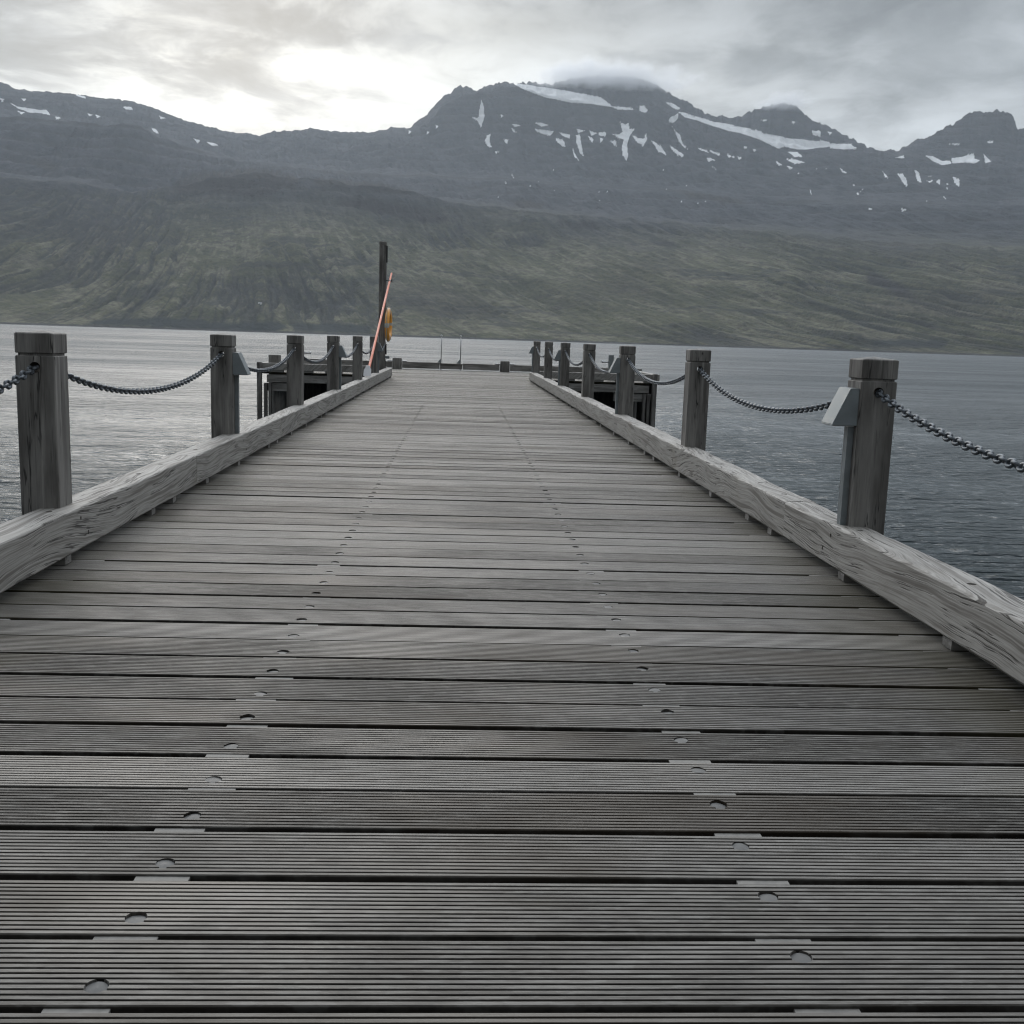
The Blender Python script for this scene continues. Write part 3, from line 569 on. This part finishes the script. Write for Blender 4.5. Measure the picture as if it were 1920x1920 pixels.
RECESS_SHADE = []  # per-vertex mask by depth for the painted groove and gap shade
def board_mesh(x0, x1, y0, y1, seed, tone, groove=True, segs=16, t=BOARD_T):
    """one grooved board: cross-section in YZ swept along X with a little bow"""
    prof = []; w = y1-y0
    prof.append((y0+.003, 0.))
    if groove:
        G_ = 12; pitch = (w-.016)/G_; gw = pitch*.30; d = .010
        for i in range(G_):
            c = y0+.008+pitch*(i+.5)
            jg = (random.random()-.5)*.0008
            prof += [(c-gw/2-.0009+jg, 0.), (c-gw/2+jg, -.0012), (c-gw*.35+jg, -d), (c+gw*.35+jg, -d), (c+gw/2+jg, -.0012), (c+gw/2+.0009+jg, 0.)]
    prof += [(y1-.003, 0.), (y1, -.003), (y1, -t), (y0, -t), (y0, -.003)]
    RECESS_SHADE.clear(); P = np.array(prof); m_ = len(P); xs = np.linspace(x0, x1, segs+1); V = []
    bow = (random.random()-.5)*.007; tilt = (random.random()-.5)*.022; lift = (random.random()-.5)*.005
    for x in xs:
        u = (x-(x0+x1)/2)/((x1-x0)/2)
        wob = (vnoise(np.array([x*.8]), np.array([seed*3.3]), 2)[0]-.5)*.004
        zz = lift+(vnoise(np.array([x*.6]), np.array([seed*1.7]), 4)[0]-.5)*.003
        for yy, z in P: V.append((x, yy+bow*(1-u*u)+wob, z+zz+tilt*(yy-(y0+y1)/2))); RECESS_SHADE.append(1. if z < -.006 else (.45 if z < -.001 else 0.))
    F = [(i*m_+j, (i+1)*m_+j, (i+1)*m_+(j+1) % m_, i*m_+(j+1) % m_) for i in range(segs) for j in range(m_)]
    F += [tuple(range(m_)), tuple(range(segs*m_+m_-1, segs*m_-1, -1))]
    return V, F, [tone]*len(V)

pier = empty('pier', (0, 0, 0), label='long grey timber pier walkway of grooved cross boards between low kerb timbers', cat='pier')
DX0, DX1 = -2.30, 2.37
gap_y = lambda k: 1.911+BOARD_P*k
tones = [min(1, max(0, .5+random.gauss(0, .3))) for _ in range(200)]
for k_, v_ in ((14, .15), (15, .2), (19, .9), (22, .2), (28, .85), (31, .25), (37, .3), (44, .85), (45, .9), (52, .25), (60, .3), (61, .35)): tones[k_] = v_
rest = MB(); rest_t = []; rest_d = []
FIRST, LAST = -20, 130
for k in range(FIRST, LAST):
    y0 = gap_y(k)+.011; y1 = y0+BOARD_W; i = k-FIRST
    jt = (random.random()-.5)*.008
    V, F, T_ = board_mesh(DX0, DX1, y0+jt, y1+jt*.4, k+50, tones[k+9 if k >= -9 else 190+k % 9], True, 14 if k < 40 else 6)
    near = -6 <= k < 92
    if near:
        o = mesh_obj('deck_board', V, F, M_deck, pier, attrs={'tone': T_, 'recess_shade': list(RECESS_SHADE)})
        if -1 <= k < 74:
            c = MB()
            hx = [(-.695+(random.random()-.5)*.006, y0+.060+(random.random()-.5)*.008), (.767+(random.random()-.5)*.006, y0+.166+(random.random()-.5)*.008)]
            for (cx, cy) in hx: c.cyl((cx, cy, -.032), (cx, cy, .03), .0245+random.uniform(-.0015, .0015), n=20, smooth=False)
            cut(o, c)
            for (cx, cy) in hx:
                pb = MB(); tl = (random.random()-.5)*.003
                n_ = 18; rr = .0228; ang = random.random()*6.28
                vs = [(cx-.0008+rr*math.cos(a), cy-.0012+rr*math.sin(a), -.0038+tl*.3+.0022*math.cos(a-ang)) for a in [2*math.pi*q/n_ for q in range(n_)]]
                vb = [(x, y, -.028) for x, y, z in vs]
                pb.add([(cx, cy, -.0025)]+vs+vb, [(0, q+1, (q+1) % n_+1) for q in range(n_)]+[(q+1, q+1+n_, (q+1) % n_+1+n_, (q+1) % n_+1) for q in range(n_)])
                pb.build('plug', M_plug, o)
        # packers that keep the gap to the board before
        for (a0, a1) in ((-2.25, -1.98), (-.766, -.633), (.701, .836), (2.06, 2.33)):
            sh = (random.random()-.5)*.035; a1 += (random.random()-.5)*.02; s = MB(); sk = -abs(random.gauss(0, .0012))
            s.box(a0+sh, a1+sh, y0-.0235+jt, y0+jt-.0008, -.06, -.0035+sk, .001)
            if k < 80: s.build('packer', M_spacer, o)
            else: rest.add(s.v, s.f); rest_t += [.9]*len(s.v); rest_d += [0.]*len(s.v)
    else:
        rest.add(V, F); rest_t += T_; rest_d += RECESS_SHADE
        for (a0, a1) in ((-2.25, -1.98), (-.766, -.633), (.701, .836), (2.06, 2.33)):
            s = MB(); s.box(a0, a1, y0-.0235+jt, y0+jt-.0008, -.06, -.004, .001); rest.add(s.v, s.f); rest_t += [.9]*len(s.v); rest_d += [0.]*len(s.v)
rest.build('deck_boards', M_deck, pier, attrs={'tone': rest_t, 'recess_shade': rest_d}, kind='stuff')
s = MB(); s.box(1.19, 1.325, gap_y(0)-.010, gap_y(0)+.010, -.06, -.004, .001); s.build('packer', M_spacer, pier)
yend = gap_y(LAST)

def bay_holes(side, y0, y1):
    H = []
    cx = -2.225 if side < 0 else 2.283
    offs = (-.12, 1.53, 2.09, 3.15) if side < 0 else (-.13, 1.30, 1.90, 3.11)
    for py in POST_Y:
        for o_ in offs:
            y = py+o_
            if y0+.08 < y < y1-.08: H.append(((cx, y, KT-.04), (cx, y, KT+.05), .021))
        inner = KL1 if side < 0 else KR0; s_ = 1 if side < 0 else -1
        for dy_, z in ((-.02, .225), (.10, .125)):
            if y0+.05 < py+.08+dy_ < y1-.05: H.append(((inner-s_*.02, py+.08+dy_, z), (inner+s_*.04, py+.08+dy_, z), .0125))
    return H
jl = [-3.4, 3.9, 8.72, 15.62, 22.3, 27.42, 33.72]; jr = [-3.4, 1.9, 6.93, 13.2, 19.05, 25.2, 33.72]
for i in range(6):
    timber('kerb_timber', 'Y', jl[i]+.003, jl[i+1]-.003, KL0, KL1, KB, KT, M_kerb, pier, 3+i, .004, .012, holes=bay_holes(-1, jl[i], jl[i+1]))
    timber('kerb_timber', 'Y', jr[i]+.003, jr[i+1]-.003, KR0, KR1, KB, KT, M_kerb, pier, 23+i, .007, .015, holes=bay_holes(1, jr[i], jr[i+1]))
for side in (-1, 1):
    offs = (-.12, 1.53, 2.09, 3.15) if side < 0 else (-.13, 1.30, 1.90, 3.11)
    for py in POST_Y:
        for o_ in offs:
            y = py+o_
            if -3 < y < 33.5:
                s = MB(); x0, x1 = (KL0+.02, KL1-.012) if side < 0 else (KR0+.012, KR1-.02)
                s.box(x0, x1, y-.045, y+.045, .002, KB+.002, .003); s.build('kerb_block', M_beam, pier)
for x in (-2.16, -.70, .77, 2.23):
    timber('bearer', 'Y', -3.5, yend, x-.1, x+.1, -.36, -.066, M_pile, pier, 61, .004, .01, .8)
for y in (1.2, 8.2, 15.2, 22.2, 29.2):
    timber('cross_beam', 'X', -2.3, 2.37, y-.14, y+.14, -.66, -.362, M_pile, pier, 70, .004, .01, .5)
    for x in (-1.75, 1.82):
        s = MB(); s.cyl((x, y, -6), (x, y, -.664), .17, n=18); s.build('pile', M_pile, pier)

# ---------------------------------------------------------------- pier head
HX0, HX1, HY0, HY1 = -6.5, 6.45, 35.15, 42.6
head = empty('jetty_platform', (0, 38, 0), label='broad timber platform across the far end of the walkway with low edge beams', cat='jetty')
def hp(o):   # keep world placement under the moved empty
    o.matrix_parent_inverse = head.matrix_world.inverted() if False else Matrix.Translation((0, -38, 0)); return o
yy = yend; i = 0
while yy < HY1-.1:
    x0, x1 = (HX0, HX1+.0) if yy > HY0 else (DX0, DX1)
    V, F, T_ = board_mesh(x0, x1+(yy-HY0)/7.4*.8*(yy > HY0), yy+.008, yy+BOARD_P-.008, 300+i, min(1, max(0, .62+random.gauss(0, .2))), True, 4)
    hp(mesh_obj('deck_board', V, F, M_deck, head, attrs={'tone': T_, 'recess_shade': list(RECESS_SHADE)})); yy += BOARD_P; i += 1
# near kerbs of the head, left and right of the walkway
for (a, b, sd_) in ((HX0+.02, -4.3, 5), (-4.29, -2.4, 6), (2.45, 4.4, 7), (4.41, HX1-.02, 8)):
    hp(timber('edge_beam', 'X', a, b, HY0, HY0+.22, .06, .285, M_kerb, head, sd_, .004, .01, tone=.3))
x = HX0+.5
while x < HX1:
    if abs(x) > 2.5:
        s = MB(); s.box(x-.28, x+.28, HY0+.02, HY0+.2, .002, .062, .003); hp(s.build('edge_block', M_spacer, head))
    x += .95
# far kerb, split by the piles and the ladder opening
for (a, b, z1, sd_) in ((-6.4, -2.66, .29, 9), (-2.28, -.80, .29, 10), (-.80, .10, .235, 11), (.10, 1.56, .29, 12), (1.96, 7.2, .29, 13)):
    hp(timber('edge_beam', 'X', a+.01, b-.01, HY1-.28, HY1-.04, .05, z1, M_beam, head, sd_, .004, .01, tone=.2))
s = MB(); s.box(-.90, .16, HY1-.34, HY1-.02, .237, .275, .004); hp(s.build('ladder_sill', M_spacer, head))
for (a, y0, b, y1, sd_) in ((HX0, HY0+.23, 0, HY1-.3, 14),):
    hp(timber('edge_beam', 'Y', y0, y1, HX0, HX0+.2, .06, .285, M_kerb, head, sd_, .004, .01, tone=.3))
hp(timber('edge_beam', 'Y', HY0+.23, HY1-.3, HX1-.05, HX1+.17, .06, .285, M_kerb, head, 15, .004, .01, tone=.3))
# rim beams under the near edge
hp(timber('rim_beam', 'X', HX0+.25, HX1-.2, HY0+.03, HY0+.19, -.33, -.085, M_beam, head, 16, .003, .008))
hp(timber('rim_beam', 'X', HX0+.2, -5.1, HY0+.1, HY0+.28, -.62, -.36, M_beam, head, 17, .003, .008))
hp(timber('rim_beam', 'X', 5.1, HX1-.12, HY0+.1, HY0+.28, -.62, -.36, M_beam, head, 18, .003, .008))
for yb in (HY0+1.6, HY0+3.7, HY0+5.6):
    hp(timber('rim_beam', 'X', HX0+.2, HX1-.2, yb, yb+.25, -.36, -.07, M_pile, head, 19, .003, .008))
for (xc, w_, y_) in ((HX0+.04, .13, HY0-.09), (HX0+.22, .09, HY0+.02), (HX0+.36, .08, HY0+.02), (HX1-.05, .13, HY0-.09), (HX1-.22, .09, HY0+.02), (HX1-.36, .08, HY0+.02)):
    z1 = .31 if w_ > .1 else -.36
    s = MB(); s.box(xc-w_/2, xc+w_/2, y_-.12, y_+.09, -4.5, z1, .006); hp(s.build('fender_post', M_pile if w_ < .1 else M_post, head))
for (x, y) in ((-5.95, HY0+.55), (5.72, HY0+.55), (-3.4, HY0+.9), (3.3, HY0+.9), (0, HY0+1.3)):
    s = MB(); s.cyl((x, y, -6), (x, y, -.365), .23, n=22); hp(s.build('pile', M_pile, head))
for x in np.arange(-6.2, 6.9, .36):     # close fender boarding along the seaward side
    s = MB(); s.box(x-.179, x+.179, HY1-.02, HY1+.08, -3.6, -.03, .006); hp(s.build('fender_board', M_pile, head))
for y in np.arange(HY0+2.2, HY1, .36):
    for xs in (HX0, HX1+.3):
        s = MB(); s.box(xs-.04, xs+.06, y-.179, y+.179, -3.6, -.07, .006); hp(s.build('fender_board', M_pile, head))

# mooring posts standing through the head
def mooring_post(x, y, r, top, label, bar=True, group='round mooring piles of the pier head'):
    e = empty('mooring_post', (x, y, 0), label=label, cat='mooring post', group=group)
    s = MB(); n = 24
    prof = [(-6, r*1.02), (0, r), (top-.03, r*.99), (top-.008, r*.96), (top, r*.9), (top+.006, 0.001)]
    V = []
    for z, rr in prof:
        for q in range(n):
            a = 2*math.pi*q/n; k = 1+.02*math.sin(3*a+x); V.append((rr*k*math.cos(a), rr*k*math.sin(a), z))
    s.add(V, [(i*n+q, i*n+(q+1) % n, (i+1)*n+(q+1) % n, (i+1)*n+q) for i in range(len(prof)-1) for q in range(n)], True)
    s.build('timber_pile', M_post, e)
    if bar:
        b_ = MB(); b_.cyl((-r-.17, 0, top-.12), (r+.17, 0, top-.12), .022, n=12)
        for q in (-1, 1): b_.cyl((q*(r+.165), 0, top-.12), (q*(r+.19), 0, top-.12), .034, n=12)
        b_.build('cross_bar', M_steel, e)
    return e
mooring_post(-2.47, HY1-.17, .185, .43, 'short round mooring pile just right of the tall post with the life ring')
mooring_post(1.76, HY1-.17, .19, .43, 'short round mooring pile at far edge right of the ladder handrails')
mooring_post(-6.1, HY0+.65, .205, .54, 'round pile head at the left near corner of the pier head', bar=False)
def steel_bollard(x, y, label):
    e = empty('steel_bollard', (x, y, 0), label=label, cat='bollard', group='steel bollards on the pier head')
    s = MB(); s.box(-.16, .16, -.16, .16, .002, .03, .004); s.build('base_plate', M_galv, e)
    s = MB(); s.box(-.085, .085, -.085, .085, .03, .86, .01); s.build('column', M_galv, e)
    s = MB(); s.cyl((-.30, 0, .62), (.30, 0, .62), .028, n=14)
    for q in (-1, 1): s.cyl((q*.29, 0, .62), (q*.32, 0, .62), .045, n=14)
    s.build('horn', M_steel, e)
steel_bollard(-5.35, 36.6, 'grey steel bollard with a cross bar behind the third post on the left')
steel_bollard(5.2, 37.0, 'pale steel bollard with a cross bar behind the grey lamp of the third right post')

# ladder with its two handrails at the seaward edge
lad = empty('ladder', (-.375, HY1-.05, 0), label='boarding ladder at the far edge with two thin upright handrails topped by white knobs', cat='ladder')
for q in (-.38, .38):
    s = MB(); s.tube([(q, 0, 1.30), (q, 0, .9), (q, 0, .3), (q, .14, .2), (q, .16, 0), (q, .16, -3.4)], .019, 10); s.build('handrail', M_steel, lad)
    s = MB(); s.sphere((q, 0, 1.335), .042, 8); s.build('knob', M_white, lad)
    s = MB(); s.prism([(q-.16, .276), (q, .276), (q, .46)], -.02, .012); s.build('bracket', M_galv, lad)
for z in np.arange(-.25, -3.3, -.3):
    s = MB(); s.cyl((-.38, .16, z), (.38, .16, z), .015, n=10); s.build('rung', M_steel, lad)

# ---------------------------------------------------------------- kerb posts, lamps and chains
def post_meshes(top, zbot=-.9):
    w = .105; ch = .006; gz = top-.125; gd = .011; gh_ = .013
    def ring(z, h, c): return [(-h+c, -h, z), (h-c, -h, z), (h, -h+c, z), (h, h-c, z), (h-c, h, z), (-h+c, h, z), (-h, h-c, z), (-h, -h+c, z)]
    def stack(L):
        V = []; F = []
        for z, h, c in L: V += ring(z, h, c)
        for i in range(len(L)-1):
            for j in range(8): F.append((i*8+j, i*8+(j+1) % 8, (i+1)*8+(j+1) % 8, (i+1)*8+j))
        return V, F, len(L)
    V, F, n = stack([(zbot, w, ch), (0, w, ch), (gz-gh_-.004, w, ch), (gz-gh_, w-.004, ch), (gz-gh_, w-gd, ch), (gz, w-gd, ch)])
    F.append(tuple(range(7, -1, -1)))
    V2, F2, n2 = stack([(gz, w-gd, ch), (gz, w-.004, ch), (gz+.004, w, ch), (top-.020, w, ch), (top-.014, w-.006, ch)])
    V2.append((0, 0, top)); a = (n2-1)*8
    F2 += [(a+j, a+(j+1) % 8, len(V2)-1) for j in range(8)]
    return (V, F), (V2, F2)
(pv_, pf_), (cv_, cf_) = post_meshes(1.266)
def shared(name, V, F, m_, smooth=False):
    o = mesh_obj(name, V, F, m_, smooth=smooth); bmv = bmesh.new(); bmv.from_mesh(o.data)
    bmesh.ops.recalc_face_normals(bmv, faces=bmv.faces); bmv.to_mesh(o.data); bmv.free(); return o
P_shaft = shared('shaft', pv_, pf_, M_post)
c = MB(); c.cyl((0, -.2, 1.065), (0, .2, 1.065), .03, n=20, smooth=False); cut(P_shaft, c)
P_cap = shared('cap', cv_, cf_, M_post)
def lamp_meshes():
    # wedge in the XZ plane facing +X, swept over Y
    zt, zb, yh = 1.085, .872, .093
    prof = [(0, zb), (.145, zb), (.145, zb+.006), (.052, zt), (0, zt)]
    s = MB(); s.prism(prof, -yh, yh); h = s.build('lamp', M_galv)
    bv = bmesh.new(); bv.from_mesh(h.data); bmesh.ops.recalc_face_normals(bv, faces=bv.faces)
    bmesh.ops.bevel(bv, geom=list(bv.edges), offset=.003, segments=2, affect='EDGES'); bv.to_mesh(h.data); bv.free()
    s = MB(); s.box(.012, .132, -yh+.012, yh-.012, zb-.004, zb-.0005, .001); lens = s.build('lens', M_white)
    s = MB(); s.box(.001, .036, -.002, .052, KT-.005, zb-.001, .003); con = s.build('conduit', M_galv)
    return h, lens, con
L_h, L_l, L_c = lamp_meshes()
protos = [P_shaft, P_cap, L_h, L_l, L_c]
def add_post(x, y, lamp, side, label, group='square kerb posts carrying the chains'):
    e = empty('kerb_post', (x, y+.105, 0), label=label, cat='post', group=group)
    e.rotation_euler = (R(random.uniform(-.25, .25)), R(random.uniform(-.2, .2)), R(random.uniform(-.8, .8)))
    for o in (P_shaft, P_cap):
        c = o.copy(); COL.objects.link(c); c.parent = e
    if lamp:
        h = L_h.copy(); COL.objects.link(h); h.parent = e; h.location = (side*.105, -.0, 0)
        if side < 0: h.rotation_euler = (0, 0, math.pi)
        for o in (L_l, L_c):
            c = o.copy(); COL.objects.link(c); c.parent = h
    return e
ordn = ['nearest', 'second', 'third', 'fourth', 'fifth', 'sixth', 'farthest']
XL, XR = -2.315, 2.375
Lb = [None, 'tall nearest square post on the left kerb',
      'second post of the left kerb, with a grey wedge lamp on its right face',
      'third left kerb post, standing before the near left corner of the pier head',
      'fourth post of the left kerb, with a small grey wedge lamp',
      'fifth post of the left kerb, just left of the orange pole foot',
      'last short post of the left kerb, crossed by the orange pole']
Rb = [None, 'large nearest right kerb post with a grey wedge lamp',
      'second post from the front on the right kerb, without a lamp',
      'third right kerb post with a grey wedge lamp, before the pier head corner',
      'fourth post of the right kerb, no lamp, between two lamp posts',
      'fifth post of the right kerb with a small grey lamp on its left face',
      'sixth post of the right kerb, narrow and without a lamp',
      'farthest post on the right kerb with a tiny grey lamp at its end']
for k, y in enumerate(POST_Y):
    if k < 7: add_post(XL, y, k in (2, 4, 6), 1, Lb[k] or 'square post on the left kerb just outside the left picture edge')
    add_post(XR, y, k in (1, 3, 5, 7), -1, Rb[k] or 'square post on the right kerb just outside the right picture edge')
for o in protos: bpy.data.objects.remove(o)

# links
def link_mesh(L=.070, W=.052, r=.0085):
    s = MB(); a = (L-W)/2; rr = W/2-r; pts = []
    for i in range(7): t = -math.pi/2+math.pi*i/6; pts.append((a+rr*math.cos(t), rr*math.sin(t), 0))
    for i in range(7): t = math.pi/2+math.pi*i/6; pts.append((-a+rr*math.cos(t), rr*math.sin(t), 0))
    s.tube(pts, r, 6, True); return np.array(s.v), s.f
LV, LF = link_mesh()
def chain(p, q, sag, label, roll_):
    p = Vector(p); q = Vector(q); N = 260; pts = []
    for i in range(N+1):
        t = i/N; c = p.lerp(q, t); u = 2*t-1
        c.z -= sag*(1-(math.cosh(1.1*u)-1)/(math.cosh(1.1)-1)); pts.append(c)
    pitch = .051; cum = [0]
    for i in range(N): cum.append(cum[-1]+(pts[i+1]-pts[i]).length)
    n = int(cum[-1]/pitch); pitch = cum[-1]/n; s = MB(); S = np.array(pts)
    for i in range(n):
        d = pitch*(i+.5); pos = Vector([np.interp(d, cum, S[:, k]) for k in range(3)])
        t = Vector([np.interp(d+.01, cum, S[:, k])-np.interp(d-.01, cum, S[:, k]) for k in range(3)]).normalized()
        up_ = Vector((0, 0, 1)); sd = t.cross(up_).normalized(); up2 = sd.cross(t)
        a = roll_+(i % 2)*math.pi/2+random.uniform(-.12, .12)
        v1 = sd*math.cos(a)+up2*math.sin(a); v2 = t.cross(v1)
        M_ = np.array([t, v1, v2]); vv = LV @ M_ + np.array(pos); s.add([tuple(x) for x in vv], LF, True)
    o = s.build('chain', M_chain, label=label, cat='chain', group='chains hung between the kerb posts')
    for r_ in (0, 1):
        pass
    return o
zc_ = 1.068
Lc = ['chain running off the left picture edge from the nearest left post', 'long sagging chain between the nearest and second left posts',
      'chain between the second and third left posts, before the pier head corner', 'chain between the third and fourth left posts',
      'chain between the fourth and fifth left posts, behind the wedge lamp', 'small chain between the fifth and sixth left posts',
      'tiny chain between the last short left post and the tall post']
Rc = ['thick near chain running off the right picture edge from the nearest right post', 'long sagging chain between the nearest and second right posts',
      'chain between the second and third right posts over the open water', 'chain between the third and fourth right posts',
      'chain between the fourth and fifth right posts', 'chain between the fifth and sixth right posts, partly behind a grey lamp',
      'tiny chain between the sixth and farthest right posts']
for k in range(7):
    y0 = POST_Y[k]+.19; y1 = POST_Y[k+1]+.02
    chain((XL, y0, zc_), (XL, y1, zc_), .235+random.uniform(-.01, .01), Lc[k], .35)
    chain((XR, y0, zc_), (XR, y1, zc_), .245+random.uniform(-.01, .01), Rc[k], .9)

# ---------------------------------------------------------------- tall post, life ring and rescue pole
TY = POST_Y[7]
tp = empty('tall_post', (-2.435, TY+.105, 0), label='tall square dark timber post carrying the life ring at the end of the left kerb', cat='post')
(v1_, f1_), (v2_, f2_) = post_meshes(4.12)
a_ = shared('shaft', v1_, f1_, M_post); a_.parent = tp
b_ = shared('cap', v2_, f2_, M_post); b_.parent = tp
s = MB(); s.box(.107, .145, -.06, -.02, 3.48, 3.98, .004); s.build('lamp_strip', M_black, tp)
s = MB(); s.cyl((.118, -.04, 1.3), (.118, -.04, 3.48), .009, n=8); s.build('cable', M_steel, tp)
s = MB(); s.box(.107, .150, -.07, -.01, .70, 1.02, .004); s.build('sign_plate', M_black, tp)
s = MB(); s.box(.107, .24, -.09, .03, .575, .66, .006); s.build('switch_box', M_galv, tp)
s = MB(); s.box(.107, .125, -.06, -.0, .30, .56, .003); s.build('cable_cover', M_black, tp)
s = MB(); s.box(.107, .30, -.055, -.035, 2.925, 2.955, .003); s.box(.28, .30, -.09, .0, 2.90, 2.98, .003); s.build('bracket', M_black, tp)
s = MB(); s.cyl((.107, -.02, 2.06), (.26, -.02, 2.10), .014, n=10); s.build('hook', M_steel, tp)

# life ring hangs on the hook, its plane nearly along the pier
rg = empty('life_ring', (-2.235, TY+.08, 1.615), rz=R(-3), label='orange life ring with silver bands hanging edge-on on the tall post', cat='life ring')
def torus(RM, rx, rz_, n=48, m_=14, a0=0, a1=2*math.pi, grow=1.0):
    V = []; F = []; closed = abs(a1-a0-2*math.pi) < 1e-6; nn = n if closed else n+1
    for i in range(nn):
        t = a0+(a1-a0)*i/n
        for j in range(m_):
            p = 2*math.pi*j/m_; rr = RM+rz_*grow*math.cos(p)
            V.append((rx*grow*math.sin(p), rr*math.sin(t), rr*math.cos(t)))
    for i in range(n):
        for j in range(m_):
            F.append((i*m_+j, i*m_+(j+1) % m_, ((i+1) % nn)*m_+(j+1) % m_, ((i+1) % nn)*m_+j))
    return V, F
V, F = torus(.405, .068, .105); mesh_obj('ring', V, F, M_ring, rg, smooth=True)
for q in range(4):
    c0 = math.pi/4+q*math.pi/2+.72
    V, F = torus(.405, .068, .105, 6, 14, c0-.13, c0+.13, 1.03); mesh_obj('band', V, F, M_band, rg, smooth=True)
s = MB(); pts = []
for i in range(64):
    t = 2*math.pi*i/64; rr = .53+.022*abs(math.sin(2*(t-math.pi/4-.72))); pts.append((.01*math.sin(3*t), rr*math.sin(t), rr*math.cos(t)))
s.tube(pts, .010, 6, True); s.build('grab_line', M_rope, rg)

# long orange rescue pole, its foot on the left kerb, its head strapped to the tall post
f0 = Vector((-2.235, 26.05, KT+.012)); f1 = Vector((-2.165, TY+.06, 3.16)); dirp = (f1-f0).normalized()
rp = empty('rescue_pole', f0, label='long pinkish orange rescue pole leaning on the tall post, white foot on the left kerb', cat='rescue pole')
s = MB(); a = dirp*.24; s.cyl(a, f1-f0, .032, .030, n=14); s.build('shaft', M_orange, rp)
q = dirp.to_track_quat('Z', 'Y'); s = MB()
pts = [(-.085, .0), (.085, .0), (.09, .05), (.085, .15), (.055, .20), (.04, .25), (-.04, .25), (-.055, .20), (-.085, .15), (-.09, .05)]
s.prism(pts, -.035, .035); s.v = [tuple(Vector((p[0], p[1]+.0, p[2]))) for p in s.v]
s.v = [tuple(Vector((p[0]+dirp.x*p[2], p[1]+dirp.y*p[2]*.9, p[2]*1.0+.004))) for p in s.v]
s.build('foot', M_white, rp)
s = MB(); s.cyl(dirp*(.90*(f1-f0).length), dirp*(.905*(f1-f0).length+.05), .036, n=14); s.build('strap', M_black, rp)
